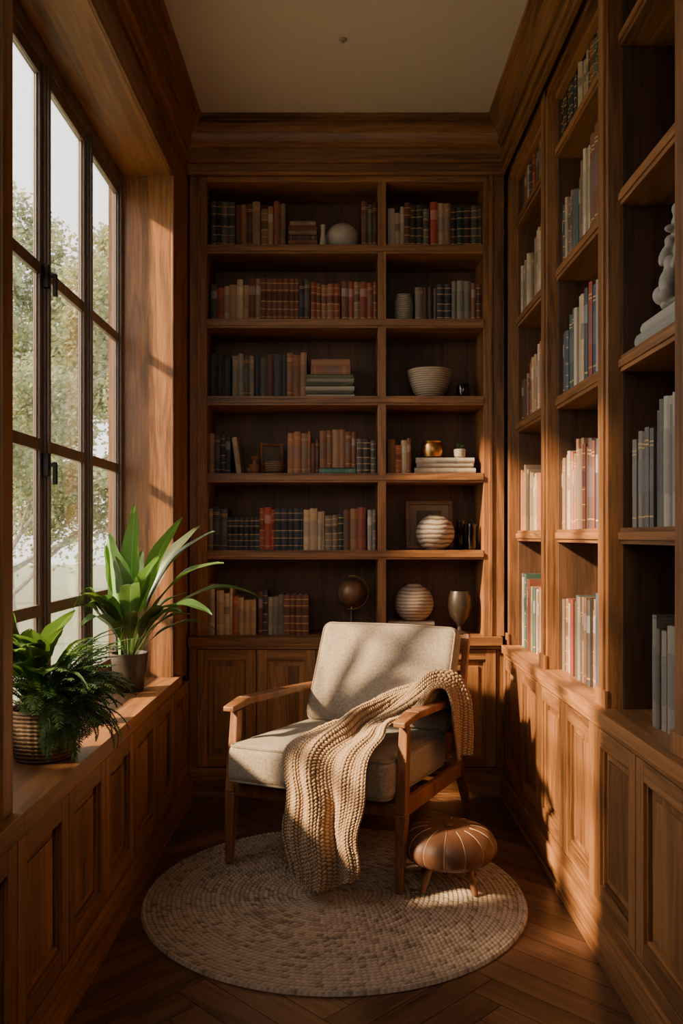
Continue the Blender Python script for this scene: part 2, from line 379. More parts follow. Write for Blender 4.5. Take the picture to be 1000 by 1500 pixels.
# ---- window
mb=MB(); wxa,wxb=-.933,-.895
mb.box((wxa,WY0,SZ),(wxb,WY1,SZ+.05),wframe); mb.box((wxa,WY0,WZT-.05),(wxb,WY1,WZT),wframe)
cols=[3.50,3.04,2.60,2.19,1.79]
mb.box((wxa,WY0,SZ+.05),(wxb,WY0+.03,WZT-.05),wframe); mb.box((wxa,WY1-.03,SZ+.05),(wxb,WY1,WZT-.05),wframe)
for c in cols[1:-1]:
    mb.box((wxa,c-.018,SZ+.05),(wxb,c+.018,WZT-.05),wframe)
    mb.box((wxb,c-.009,SZ+.05),(wxb+.008,c+.009,WZT-.05),wframe)
rows=[SZ+.05,.955,1.455,1.985,WZT-.05]
for c1,c0 in zip(cols[:-1],cols[1:]):
    a,b=c0+.018,c1-.018
    xa,xb=wxa+.010,wxb-.008
    s=.024
    mb.box((xa,a,SZ+.05),(xb,a+s,WZT-.05),wframe); mb.box((xa,b-s,SZ+.05),(xb,b,WZT-.05),wframe)
    mb.box((xa,a+s,SZ+.05),(xb,b-s,SZ+.10),wframe); mb.box((xa,a+s,WZT-.09),(xb,b-s,WZT-.05),wframe)
    for z in rows[1:-1]: mb.box((xa+.003,a+s,z-.018),(xb-.002,b-s,z+.018),wframe)
    for z0,z1 in zip(rows[:-1],rows[1:]):
        mb.box((xa+.008,a+s,z0),(xb-.009,a+s+.007,z1),wframe); mb.box((xa+.008,b-s-.007,z0),(xb-.009,b-s,z1),wframe)
    mb.box((-.914,a+s,SZ+.10),(-.911,b-s,WZT-.09),glass)
for z in (1.395,1.965):
    y=2.585
    mb.box((wxb-.01,y-.012,z-.035),(wxb+.012,y+.012,z+.035),black_metal); mb.box((wxb+.012,y-.006,z-.006),(wxb+.03,y+.006,z+.006),black_metal); mb.box((wxb+.022,y-.007,z-.06),(wxb+.034,y+.007,z+.008),black_metal)
mb.obj("window_1",bevel=.002)

# ------------------------------------------------------------ books
PAL={'dark':[(.03,.035,.05),(.06,.03,.02),(.022,.05,.042),(.08,.07,.06),(.045,.045,.055),(.12,.045,.028),(.16,.12,.09)],
 'brown':[(.20,.08,.038),(.13,.055,.028),(.27,.115,.055),(.30,.18,.10),(.10,.04,.022),(.25,.055,.03)],
 'warm':[(.42,.25,.13),(.46,.33,.20),(.32,.14,.065),(.50,.39,.27),(.34,.09,.045),(.22,.12,.065)],
 'cream':[(.44,.35,.25),(.36,.26,.17),(.48,.40,.30),(.30,.21,.13),(.22,.13,.08),(.36,.12,.06),(.12,.08,.05)],
 'grey':[(.22,.185,.14),(.29,.25,.195),(.16,.135,.105),(.10,.085,.07),(.32,.28,.22)],
 'white':[(.40,.33,.25),(.32,.235,.155),(.08,.065,.05),(.24,.15,.09),(.42,.36,.28),(.05,.09,.08),(.28,.07,.04),(.15,.11,.08),(.09,.08,.07),(.30,.13,.07),(.06,.075,.11),(.20,.05,.03)],
 'mix':[(.06,.06,.07),(.28,.085,.045),(.40,.30,.20),(.06,.12,.09),(.30,.16,.09),(.42,.34,.26),(.34,.06,.035),(.04,.055,.085)],
 'setnavy':[(.035,.042,.055)],'setbrown':[(.15,.055,.03)],'setred':[(.24,.07,.04)]}
GOLD=(.50,.31,.12); PAGE=(.46,.37,.26)
def book(mb,O,at,ad,az,w,dp,h,col,style):
    O=Vector(O);at=Vector(at);ad=Vector(ad);az=Vector(az)
    T=lambda p:O+at*p[0]+ad*p[1]+az*p[2]
    c=.0022
    mb.box((0,.004,0),(c,dp,h),bookm,col,T); mb.box((w-c,.004,0),(w,dp,h),bookm,col,T)
    mb.box((c,.006,.003),(w-c,dp-.004,h-.004),bookm,PAGE,T)
    n=5;b=len(mb.v)
    for z in(0,h):
        for i in range(n+1):
            u=i/n; y=.005-.006*math.sin(math.pi*u)
            mb.v.append(tuple(T((u*w,y,z))))
    for i in range(n): mb.face([b+i,b+i+1,b+n+2+i,b+n+1+i],bookm,col)
    for zz in(0,1):
        bb=b+zz*(n+1); mb.face([bb+i for i in range(n+1)],bookm,col)
    def band(z0,z1,cc,pr=.0012):
        b=len(mb.v)
        for z in(z0,z1):
            for i in range(n+1):
                u=i/n; y=.005-.006*math.sin(math.pi*u)-pr
                mb.v.append(tuple(T((u*w,y,z))))
        for i in range(n): mb.face([b+i,b+i+1,b+n+2+i,b+n+1+i],bookm,cc)
        for bb,z in((b,z0),(b+n+1,z1)):
            b3=len(mb.v)
            for i in range(n+1): mb.v.append(tuple(T((i/n*w,.004,z))))
            for i in range(n): mb.face([bb+i,bb+i+1,b3+i+1,b3+i],bookm,cc)
    if style==1:
        for f in(.1,.28,.46,.72,.88): band(h*f,h*f+.003,GOLD)
        band(h*.50,h*.68,tuple(x*.5 for x in col),.0008)
    elif style==2:
        band(h*.62,h*.82,tuple(min(.6,x*1.0+.14) for x in col)); band(h*.08,h*.10,GOLD,.0006)
    elif style==3:
        band(h*.82,h*.835,GOLD,.0006); band(h*.86,h*.875,GOLD,.0006); band(h*.1,h*.115,GOLD,.0006)
        band(h*.35,h*.7,tuple(x*.6+.05 for x in col),.0006)
    elif style==4:
        band(h*.25,h*.75,tuple(x*.7+.01 for x in col),.0006)
def row(mb,a0,a1,base,palname,hmin,hmax,mode,wmin=.022,wmax=.038,style=None,leanend=False,spine=3.925,dmax=.19):
    a=a0; uni=palname.startswith('set'); hh=R.uniform(hmin,hmax); ww=R.uniform(wmin,wmax)
    length=abs(a1-a0)
    pos=0
    while pos<length-.012:
        w=ww if uni else R.uniform(wmin,wmax); w=min(w,length-pos)
        if w<.01: break
        h=hh if uni else R.uniform(hmin,hmax)
        col=R.choice(PAL[palname]); k=R.uniform(.8,1.2); col=tuple(c*k for c in col)
        st=style if style is not None else R.choice([0,1,2,3,3,4])
        dp=R.uniform(.8,1)*dmax; jit=R.uniform(0,.012)
        if mode=='back': book(mb,(a0+pos,spine+jit,base),(1,0,0),(0,1,0),(0,0,1),w-.0008,dp,h,col,st)
        else: book(mb,(spine+jit,a0-pos,base),(0,-1,0),(1,0,0),(0,0,1),w-.0008,dp,h,col,st)
        pos+=w
def stack(mb,x0,x1,base,items,mode='back',spine=3.93,dp=.17):
    z=base
    for th,col,ins in items:
        w=(x1-x0)-ins
        book(mb,(x0+ins*.5,spine+R.uniform(0,.01),z+th),(0,0,-1),(0,1,0),(1,0,0),th-.0005,dp,w,col,R.choice([0,4,3])); z+=th
    return z
D=3.93
X=lambda px:wx_(px,D)
def put(name,segs,extra=None):
    mb=MB()
    for s in segs: row(mb,X(s[0]),X(s[1]),s[2],s[3],s[4],s[5],'back',style=(s[6] if len(s)>6 else None),wmin=(s[7] if len(s)>7 else .022),wmax=(s[8] if len(s)>8 else .036))
    if extra: extra(mb)
    return mb.obj(name)
z1,z2,z3,z4,z5=shelfZ; z6=CT
put("books",[(309,345,z1,'dark',.215,.225,1),(345,382,z1,'brown',.19,.215),(382,400,z1,'warm',.18,.21),(401,420,z1,'cream',.20,.225,4)],
  lambda mb:stack(mb,X(421),X(465),z1,[(.022,(.16,.08,.05),0),(.018,(.3,.12,.07),.004),(.026,(.1,.05,.03),.002),(.02,(.26,.16,.1),.01),(.022,(.15,.05,.03),.006),(.02,(.3,.2,.12),.02)]))
put("books",[(529,552,z1,'dark',.20,.22,3)])
put("books",[(568,592,z1,'mix',.16,.20),(592,630,z1,'dark',.18,.215,1),(630,660,z1,'mix',.195,.22),(660,706,z1,'dark',.185,.21,1)])
put("books",[(309,318,z2,'dark',.17,.185),(318,336,z2,'warm',.15,.175,4),(336,364,z2,'warm',.16,.20),(364,382,z2,'brown',.195,.21),(382,438,z2,'setbrown',.195,.20,1,.024,.03),(438,455,z2,'dark',.185,.2,3),(455,500,z2,'brown',.165,.185,1),(500,552,z2,'brown',.175,.19)])
put("books",[(608,640,z2,'dark',.155,.17),(640,662,z2,'setnavy',.165,.175,1),(662,690,z2,'grey',.185,.195,4),(690,706,z2,'brown',.165,.19)])
put("books",[(307,340,z3,'dark',.175,.205,0),(340,372,z3,'grey',.19,.205,3),(372,420,z3,'dark',.185,.205,4),(420,449,z3,'brown',.19,.21)],
  lambda mb:(stack(mb,X(447),X(519),z3,[(.018,(.45,.4,.32),0),(.016,(.14,.12,.1),.01),(.02,(.4,.36,.27),.0),(.018,(.09,.1,.06),.012),(.02,(.28,.24,.17),.004),(.018,(.12,.15,.08),.01)])
   ,stack(mb,X(455),X(513),z3+.110,[(.04,(.26,.12,.07),.0),(.03,(.32,.16,.09),.004)])))
def ex4(mb):
    sa,ca=math.sin(-.14),math.cos(-.14)
    book(mb,(X(346),3.94,z4),(ca,0,-sa),(0,1,0),(sa,0,ca),.022,.15,.17,(.48,.37,.25),4)
    stack(mb,X(467),X(521),z4,[(.028,(.09,.24,.19),0)])
put("books",[(305,330,z4,'mix',.17,.21),(330,338,z4,'dark',.18,.19),(421,455,z4,'warm',.185,.2,3),(455,467,z4,'dark',.14,.17),(522,552,z4,'dark',.15,.165,1)],ex4)
mb=MB(); row(mb,X(468),X(521),z4+.0285,'brown',.155,.18,'back'); mb.obj("books")
put("books",[(568,602,z4,'warm',.13,.18)])
mb=MB(); st4=stack(mb,X(607),X(697),z4,[(.028,(.38,.31,.23),.0),(.022,(.28,.23,.18),.02),(.026,(.42,.37,.30),.012)]); mb.obj("stack_of_books")
put("books",[(304,333,z5,'dark',.19,.205,3),(333,380,z5,'setnavy',.15,.155,1,.024,.027),(380,402,z5,'mix',.185,.205),(402,444,z5,'setnavy',.19,.20,1,.026,.03),(444,476,z5,'warm',.17,.2,3),(476,503,z5,'dark',.155,.17,1),(503,538,z5,'brown',.18,.2,4),(538,551,z5,'grey',.185,.195)])
put("books",[(305,317,z6,'warm',.22,.24,4),(317,340,z6,'warm',.19,.22),(340,378,z6,'warm',.16,.19,3),(378,392,z6,'dark',.19,.215),(392,415,z6,'grey',.17,.195,4),(415,453,z6,'setbrown',.18,.185,1,.026,.03)])
mb=MB(); st6=stack(mb,X(568),X(637),z6,[(.022,(.3,.24,.18),0),(.018,(.12,.08,.05),.008),(.02,(.42,.35,.27),.004)]); mb.obj("stack_of_books")
def rput(segs):
    mb=MB()
    for y0,y1,z,pal,h0,h1,st in segs: row(mb,y0,y1,z,pal,h0,h1,'right',wmin=.018,wmax=.036,style=st,spine=.80,dmax=.2)
    mb.obj("books")
ya,yb,yc=3.828,3.125,2.41
rput([(ya,3.62,RC,'mix',.27,.33,None),(3.62,3.40,RC,'mix',.24,.29,None),(3.40,3.26,RC,'brown',.22,.27,None)])
rput([(ya,3.6,RZ[0],'cream',.24,.29,4),(3.6,3.3,RZ[0],'warm',.22,.25,None)])
rput([(ya,3.68,RZ[1],'brown',.17,.2,None),(3.68,3.5,RZ[1],'warm',.22,.25,None),(3.5,3.3,RZ[1],'cream',.24,.28,None)])
rput([(ya,3.6,RZ[2],'cream',.2,.25,None),(3.6,3.35,RZ[2],'warm',.25,.3,None)])
rput([(ya,3.3,RZ[3]-.0,'mix',.16,.18,None)])
rput([(yb,2.95,RC,'white',.24,.27,None),(2.95,2.76,RC,'white',.26,.3,None),(2.76,2.55,RC,'mix',.25,.33,None)])
rput([(yb,2.95,RZ[0],'cream',.25,.29,None),(2.95,2.56,RZ[0],'white',.27,.31,None)])
rput([(yb,2.95,RZ[1],'white',.22,.28,None),(2.95,2.56,RZ[1],'mix',.27,.31,None)])
rput([(yb,2.9,RZ[2],'white',.2,.24,None),(2.9,2.78,RZ[2],'cream',.26,.3,4),(2.78,2.6,RZ[2],'brown',.3,.34,3)])
rput([(yb,2.9,RZ[3],'dark',.15,.165,1),(2.9,2.56,RZ[3],'mix',.15,.17,1)])
rput([(2.23,1.96,RC,'grey',.25,.29,4)])
rput([(2.37,2.2,RZ[0],'grey',.24,.28,3),(2.2,1.96,RZ[0],'grey',.28,.33,4)])
mb=MB(); zz=RZ[1]
for th,c,o in((.035,(.26,.24,.22),0),(.03,(.34,.31,.27),.012)):
    book(mb,(.80+o,2.33-o,zz+th),(0,0,-1),(1,0,0),(0,-1,0),th-.0005,.2,.33-2*o,c,0); zz+=th
mb.obj("stack_of_books")
bm=bmesh.new()
def blob(c,r,s=(1,1,1),rz=0):
    M=Matrix.Translation(c)@Matrix.Rotation(rz,4,'Y')@Matrix.Diagonal((r*s[0],r*s[1],r*s[2],1))
    bmesh.ops.create_icosphere(bm,subdivisions=3,radius=1,matrix=M)
sc_=Vector((.885,2.17,zz+.002))
for c,r,s,a in (((0,0,.014),.070,(1,1.1,.22),0),((0,0,.05),.055,(1,1,1),0),((-.02,.0,.095),.046,(1,.9,1),.3),((.0,.01,.15),.042,(.9,1,1.3),0),((-.045,.03,.15),.018,(1,1,2.0),.5),
   ((-.05,-.01,.075),.028,(1,1,1.5),.5),((-.045,0,.115),.020,(1,1,1.2),-.4),((-.01,0,.215),.036,(1,1,1.2),0),((-.045,0,.205),.014,(1.4,.8,.8),0),((-.01,.02,.25),.024,(1,1,1),0),((.015,-.02,.245),.026,(1,1,1),0),((-.03,-.012,.25),.020,(1,1,1),0),
   ((.03,-.03,.16),.030,(1,1,1.5),0),((-.055,.035,.045),.026,(1,1,1),0),((.04,0,.09),.038,(1,1.2,1.2),0),((-.035,-.035,.13),.018,(.8,.8,2.2),.6),((-.04,.02,.18),.016,(1,1,1),0),((-.06,-.02,.03),.022,(1.3,1,.8),0)):
    blob(sc_+Vector(c),r,s,a)
me=bpy.data.meshes.new("stone_statue"); bm.to_mesh(me); bm.free(); me.materials.append(stone)
o=link(bpy.data.objects.new("stone_statue",me)); rm=o.modifiers.new("r",'REMESH'); rm.mode='VOXEL'; rm.voxel_size=.003; rm.use_smooth_shade=True
sm=o.modifiers.new("s",'SMOOTH'); sm.iterations=3

# ------------------------------------------------------------ back shelf decor
e5=.0005
def lobj(name,prof,px,d,z,mat,n=48,**k):
    mb=MB(); mb.lathe(prof,(wx_(px,d),d,z+e5),mat,n,**k); return mb.obj(name,auto=.7)
def ball_vase(r,h,neck,th=.004):
    p=[]
    a0=-1.15
    for i in range(17):
        a=a0+(1.22-a0)*i/16; p.append((r*math.cos(a),h*(math.sin(a)-math.sin(a0))/(math.sin(1.22)-math.sin(a0))))
    p.append((neck,h+.004)); p.append((neck-th,h+.003)); p.append((neck-th-.004,h*.8)); p.append((r*.6,h*.5)); p.append((r*.3,.01))
    return p
lobj("round_vase",ball_vase(.077,.128,.018),501,3.99,z1,cream_cer)
lobj("small_jug",[(.014,0),(.017,.01),(.012,.05),(.009,.075),(.012,.105),(.010,.105),(.007,.07),(.008,.02)],473,3.93,z1,cream_cer,24)
lobj("textured_jar",[(.034,0),(.042,.012),(.045,.06),(.043,.105),(.036,.122),(.038,.130),(.034,.130),(.032,.12),(.038,.1),(.038,.02)],591,3.97,z2,striped("jar_weave",(.12,.1,.08),(.4,.35,.28),40,dist=4),40)
lobj("ribbed_bowl",[(.045,0),(.055,.004),(.078,.04),(.096,.085),(.103,.125),(.104,.138),(.098,.138),(.092,.1),(.07,.04),(.04,.015)],629,4.0,z3,ribbed,56)
mb=MB(); mb.lathe([(.022,0),(.027,.01),(.032,.045),(.027,.066),(.025,.066),(.029,.045),(.024,.012)],(wx_(678,3.96),3.96,z3+e5),smoked,32); mb.obj("glass_tumbler",auto=.7)
def bowlprof(r,h,t=.004): return [(r*.4,0),(r*.5,.002),(r*.85,h*.45),(r,h),(r-t,h),(r*.8,h*.5),(r*.4,.006)]
mb=MB()
cx,cy=wx_(371,3.97),3.97
mb.lathe(bowlprof(.034,.03),(cx,cy,z4+e5),terra,30); mb.lathe(bowlprof(.026,.026),(cx+.005,cy,z4+.02),terra,30); mb.lathe([(.008,0),(.011,.012),(.007,.03),(.026,.052),(.024,.052),(.004,.03)],(cx+.006,cy,z4+.032),terra,24)
mb.obj("stacked_bowls",auto=.7)
def frame(mb,cx,y,z,w,h,t,tilt,fmat,imat,yaw=0):
    M=Matrix.Translation((cx,y,z))@Matrix.Rotation(yaw,4,'Z')@Matrix.Rotation(-tilt,4,'X')
    T=lambda p:M@Vector(p)
    mb.box((-w/2,0,0),(-w/2+t,.016,h),fmat,T=T); mb.box((w/2-t,0,0),(w/2,.016,h),fmat,T=T)
    mb.box((-w/2+t,0,0),(w/2-t,.016,t),fmat,T=T); mb.box((-w/2+t,0,h-t),(w/2-t,.016,h),fmat,T=T)
    mb.box((-w/2+t,.008,t),(w/2-t,.014,h-t),imat,T=T); return T
mat_board=simple("dark_artwork",(.12,.09,.06),.7,noise_s=18,amt=.9); mount=simple("mount_board",(.30,.23,.16),.9)
mb=MB(); frame(mb,wx_(400,4.05),4.03,z4+.004,.11,.155,.012,.22,wx,mat_board,.3); mb.obj("small_picture_frame")
lobj("wicker_basket",[(.032,0),(.045,.01),(.050,.04),(.047,.058),(.043,.058),(.045,.035),(.03,.008)],402,3.965,z4,basketm,36)
lobj("brass_bowl",[(.03,0),(.045,.006),(.053,.03),(.05,.06),(.043,.072),(.045,.078),(.04,.078),(.047,.05),(.045,.02)],633,3.985,st4,brass,40)
mb=MB(); pc=(wx_(673,3.98),3.98,st4+e5); mb.lathe([(.018,0),(.026,.008),(.028,.04),(.024,.042),(.02,.03)],pc,cream_cer,28)
for i in range(26):
    a=R.uniform(0,6.28);l=R.uniform(.025,.045); c=Vector(pc)+Vector((0,0,.036)); d=Vector((math.cos(a)*.7,math.sin(a)*.7,R.uniform(.5,1.4))).normalized(); sd=d.cross(Vector((0,0,1))).normalized()*.006
    mb.grid([[c-sd*.3,c+sd*.3],[c+d*l*.5-sd,c+d*l*.5+sd],[c+d*l-sd*.1,c+d*l+sd*.1]],leafm,col=(.9,1.1,.9))
mb.obj("potted_succulent",auto=.7)
mb=MB(); T=frame(mb,wx_(629,4.085),4.08,z5+.004,.225,.232,.018,.15,wx,mount); mb.box((-.06,.005,.05),(.06,.0085,.185),mat_board,T=T); mb.obj("picture_frame",bevel=.002)
lobj("striped_vase",ball_vase(.09,.158,.032),637,3.98,z5,stripe2,56)
mb=MB()
for px,h,r in((676,.135,.022),(690,.12,.024)):
    mb.lathe([(r*.8,0),(r,.006),(r,h),(r-.002,h),(r-.002,.01)],(wx_(px,3.97),3.97+(.03 if px<680 else -.01),z5+e5),smoked,28)
mb.obj("drinking_glasses",auto=.7)
mb=MB(); gc=(wx_(515,4.0),4.0,z6+e5); cz=.19
mb.lathe([(.055,0),(.056,.008),(.05,.014),(.02,.02),(.011,.035),(.014,.055),(.009,.075),(.010,.108)],gc,bronze,36)
p=[(max(.0008,.066*math.cos(a)),cz+.066*math.sin(a)) for a in [(-math.pi/2+math.pi*i/24) for i in range(25)]]
mb.lathe(p,gc,globem,40)
mb.tube([(gc[0]+.078*math.sin(a)*1.0,gc[1],gc[2]+cz-.078*math.cos(a)) for a in [(-.25+3.6*i/30) for i in range(31)]],.0035,brass,8)
mb.tube([(gc[0],gc[1],gc[2]+cz-.08),(gc[0],gc[1],gc[2]+cz-.06)],.004,brass,8)
mb.obj("desk_globe",auto=.7)
lobj("ribbed_vase",ball_vase(.092,.165,.03),606,3.99,st6,striped("ribbed_clay",(.22,.15,.10),(.42,.33,.25),20,dist=1),56)
lobj("bronze_goblet",[(.036,0),(.038,.006),(.012,.016),(.009,.035),(.02,.05),(.045,.08),(.056,.125),(.052,.17),(.043,.2),(.040,.2),(.05,.165),(.052,.12),(.02,.055)],673,3.97,z6,bronze,44)

# ------------------------------------------------------------ rug
rc=(-.022,2.80); RR=.62
nr,na=300,900
r=np.linspace(0.002,RR,nr)[:,None]; th=np.linspace(0,2*np.pi,na,endpoint=False)[None,:]
w=.0155; ring=np.floor(r/w); fr=r/w-ring
k=np.maximum(4,np.round(2*np.pi*(ring+.5)*w/.018)); ph=(ring*1.7)%6.28
tw=np.sin(k*th+ph+ (fr-.5)*3.5)
h=.009+.0045*np.sqrt(np.abs(np.sin(np.pi*fr)))*(0.65+.35*tw)
h=np.where(r>RR-.006,.002,h)+0*th
rn=np.random.RandomState(3)
tone=rn.rand(60,500)
ti=np.clip(ring.astype(int),0,59)+np.zeros_like(th,dtype=int); tj=(np.floor(th/(2*np.pi)*k+ph/6.28+(fr-.5)*.5).astype(int)+ti*7)%500
t=tone[ti,tj]
t2=rn.rand(60)[ti]
mid=np.exp(-((r-.27)/.07)**2)*.22+np.exp(-((r-.44)/.03)**2)*.14
base=np.array([.47,.37,.27]); dk=np.array([.14,.10,.068])
f=np.clip(.60+.26*t-.26*(t<.12)-mid*(t<.6)+.18*tw+.14*(t2-.5)-.3*(np.abs(fr-.5)>.36),0,1)[...,None]
col=dk+(base-dk)*f
P=np.stack([rc[0]+r*np.cos(th),rc[1]+r*np.sin(th),h],-1)
np_grid_obj("round_rug",P[::-1],col[::-1].astype(np.float32),jute,cv=True)

# ------------------------------------------------------------ armchair
CO=Vector((-.105,2.915,.0145)); ang=math.atan2(-.40,.917)
chair=empty("armchair",CO,ang)
mb=MB()
for s in(-1,1):
    u=s*.322
    mb.beam((u,.00,0),(u,.022,.25),.024,.026,.038,.046,wchair); mb.beam((u,.022,.25),(u,.05,.535),.038,.046,.030,.034,wchair)
    u2=s*.318
    mb.beam((u2,.87,-.0145),(u2,.70,.27),.024,.028,.034,.048,wchair)
    mb.beam((u2,.66,.225),(u2,.845,.755),.030,.045,.026,.026,wchair)
    A=[(s*.322,-.008,.548),(s*.326,.11,.560),(s*.330,.40,.543),(s*.322,.755,.52)]
    W=[(.042,.018),(.052,.026),(.048,.026),(.034,.026)]
    for i in range(3): mb.beam(A[i],A[i+1],W[i][0],W[i][1],W[i+1][0],W[i+1][1],wchair,col=(.5,.3,.2+s*.1))
    mb.beam((s*.318,.02,.262),(s*.318,.72,.225),.024,.055,.024,.055,wchair)
mb.beam((-.322,.02,.262),(.322,.02,.262),.045,.026,.045,.026,wchair,up=(0,0,1))
mb.beam((-.318,.69,.235),(.318,.69,.235),.045,.024,.045,.024,wchair,up=(0,0,1))
mb.beam((-.318,.83,.725),(.318,.83,.725),.045,.02,.045,.02,wchair,up=(0,.35,.95))
for t_ in(.3,.5,.7):
    mb.beam((-.318,.66+.185*t_,.225+.53*t_),(.318,.66+.185*t_,.225+.53*t_),.03,.014,.03,.014,wchair,up=(0,.35,.95))
for vv in (.15,.3,.45,.6): mb.beam((-.318,vv,.245-.03*vv),(.318,vv,.245-.03*vv),.05,.012,.05,.012,wchair,up=(0,1,0))
mb.obj("frame",parent=chair,bevel=.004)
Ms=Matrix.Translation((0,.275,.352))@Matrix.Rotation(math.radians(-3.2),4,'X')
mb=MB(); hs=(.302,.335,.068); mb.rbox(hs,.032,linen,Ms,n=34,puff=(.006,.008,.016))
so=mb.obj("seat_cushion",parent=chair,smooth=True,merge=True)
def rrect(hx,hy,z,rc_,M,n=8):
    pts=[]
    for qx,qy,a0 in((1,1,0),(-1,1,math.pi/2),(-1,-1,math.pi),(1,-1,1.5*math.pi)):
        for i in range(n+1):
            a=a0+math.pi/2*i/n; pts.append(M@Vector(((hx-rc_)*qx+rc_*math.cos(a),(hy-rc_)*qy+rc_*math.sin(a),z)))
    return pts
mb=MB()
for sz in(1,-1): mb.tube(rrect(hs[0]-.007,hs[1]-.007,sz*(hs[2]-.009),.03,Ms),.0048,piping,8,closed=True)
mb.obj("seat_piping",parent=chair,smooth=True)
lean=math.radians(-27)
Mb=Matrix.Translation((.012,.668,.588))@Matrix.Rotation(lean,4,'X')
hb=(.300,.048,.218)
mb=MB(); mb.rbox(hb,.036,linen,Mb,n=34,puff=(.004,.018,.008)); mb.obj("back_cushion",parent=chair,smooth=True,merge=True)
mb=MB()
Mp=Mb@Matrix.Rotation(math.pi/2,4,'X')
for sz in(1,-1): mb.tube(rrect(hb[0]-.009,hb[2]-.009,sz*(hb[1]-.010),.034,Mp),.0042,piping,8,closed=True)
mb.obj("back_piping",parent=chair,smooth=True)

# ------------------------------------------------------------ throw blanket (swept knitted strip)
ctrl=[ # centre (u,v,z), half width vec, normal, foldAmp, bulge
 ((.118,-.155,.066),(.098,.02,.0),(0,-1,.1),.026,.0),
 ((.110,-.138,.14),(.122,.012,0),(0,-1,.1),.030,.0),
 ((.100,-.120,.25),(.142,.006,0),(0,-1,.05),.028,.0),
 ((.094,-.102,.36),(.148,.0,0),(0,-1,.15),.022,.0),
 ((.098,-.075,.440),(.150,.0,0),(0,-.75,.65),.016,.0),
 ((.106,-.010,.470),(.155,-.01,0),(0,-.1,1),.018,.008),
 ((.130,.10,.480),(.150,-.055,0),(0,0,1),.026,.022),
 ((.170,.22,.486),(.130,-.085,0),(0,0,1),.030,.038),
 ((.220,.34,.496),(.10,-.12,.0),(-.1,-.1,1),.032,.050),
 ((.262,.44,.532),(.065,-.155,.0),(-.35,-.2,.9),.032,.044),
 ((.305,.50,.577),(.035,-.175,.01),(-.2,-.1,1),.030,.028),
 ((.345,.530,.580),(.02,-.175,.01),(.6,-.1,.8),.024,.014),
 ((.366,.545,.51),(.015,-.165,.01),(1,-.1,.1),.022,.008),
 ((.372,.555,.43),(.012,-.155,.01),(1,-.1,0),.024,.0),
 ((.372,.56,.330),(.01,-.14,.01),(1,-.1,0),.024,.0)]
C=np.array([list(c[0])+list(c[1])+list(Vector(c[2]).normalized())+[c[3],c[4]] for c in ctrl],float)
def cr(C,n):
    m=len(C); out=[]
    Pd=np.vstack([2*C[0]-C[1],C,2*C[-1]-C[-2]])
    seg=np.linalg.norm(np.diff(C[:,:3],axis=0),axis=1); cum=np.r_[0,np.cumsum(seg)]
    for s in np.linspace(0,cum[-1],n):
        i=min(m-2,max(0,np.searchsorted(cum,s,side='right')-1)); t=(s-cum[i])/max(1e-9,seg[i])
        p0,p1,p2,p3=Pd[i],Pd[i+1],Pd[i+2],Pd[i+3]
        out.append(.5*((2*p1)+(-p0+p2)*t+(2*p0-5*p1+4*p2-p3)*t*t+(-p0+3*p1-3*p2+p3)*t**3))
    return np.array(out),cum[-1]
nl,nw=900,300
Q,total=cr(C,nl)
s=np.linspace(-1,1,nw)[None,:]; ln=np.linspace(0,total,nl)[:,None]
cen=Q[:,None,0:3]; wv=Q[:,None,3:6]; nm=Q[:,None,6:9]; nm=nm/np.linalg.norm(nm,axis=2,keepdims=True); fa=Q[:,9:10]; bu=Q[:,10:11]
ph=ln*3.0
fold=fa*(np.cos(s*5.4+1.1+np.sin(ln*4)*.9)*.8+.45*np.cos(s*10+ph*1.6)+.18*np.cos(s*17-ph*2)+.60)
side=.012*np.sin(ln*15+s*2)+.008*np.sin(ln*27+1)
off=fold+bu*(1-s**2)
P=cen+wv*(s[...,None]*(1+.05*np.sin(ln*9))[...,None])+nm*off[...,None]
wn=np.linalg.norm(wv,axis=2,keepdims=True); P=P+wv/wn*side[...,None]
P[...,2]+= -.026*np.cos(s*2.2+.2)*np.exp(-(ln/.12)**2)
du=np.gradient(P,axis=0); dv=np.gradient(P,axis=1); nn=np.cross(du,dv); nn/=np.linalg.norm(nn,axis=2,keepdims=True)+1e-12
sgn=np.sign((nn*nm).sum(2,keepdims=True)); nn*=sgn
stw=.0115; U=(s*.165)/stw+0*ln; V=ln/.0100+0*s
Vs=V+.5*(np.floor(U)%2)
fx=U-np.floor(U)-.5; fy=Vs-np.floor(Vs)-.5
slant=np.where((np.floor(U)%2)>0,.35,-.35)
lobe=np.clip(1-(fx/.58)**2-((fy+slant*fx)/.52)**2,0,1)**.6
jit=np.random.RandomState(5).rand(160,60)
ji=jit[np.clip(np.floor(Vs).astype(int),0,159),np.clip(np.floor(U).astype(int)+30,0,59)]
kh=lobe*(.75+.4*ji)
P1=P+nn*(kh*.0060)[...,None]; P2=P-nn*.007
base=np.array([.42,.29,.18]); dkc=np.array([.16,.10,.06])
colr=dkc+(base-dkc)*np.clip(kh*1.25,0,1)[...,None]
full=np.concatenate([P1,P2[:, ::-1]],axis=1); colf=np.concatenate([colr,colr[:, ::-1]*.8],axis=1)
Mc=Matrix.Translation(CO)@Matrix.Rotation(ang,4,'Z'); Mn=np.array(Mc)
full=full@Mn[:3,:3].T+Mn[:3,3]; full[...,2]=np.maximum(full[...,2],.018)
np_grid_obj("throw_blanket",full,colf.astype(np.float32),knit,cv=True)

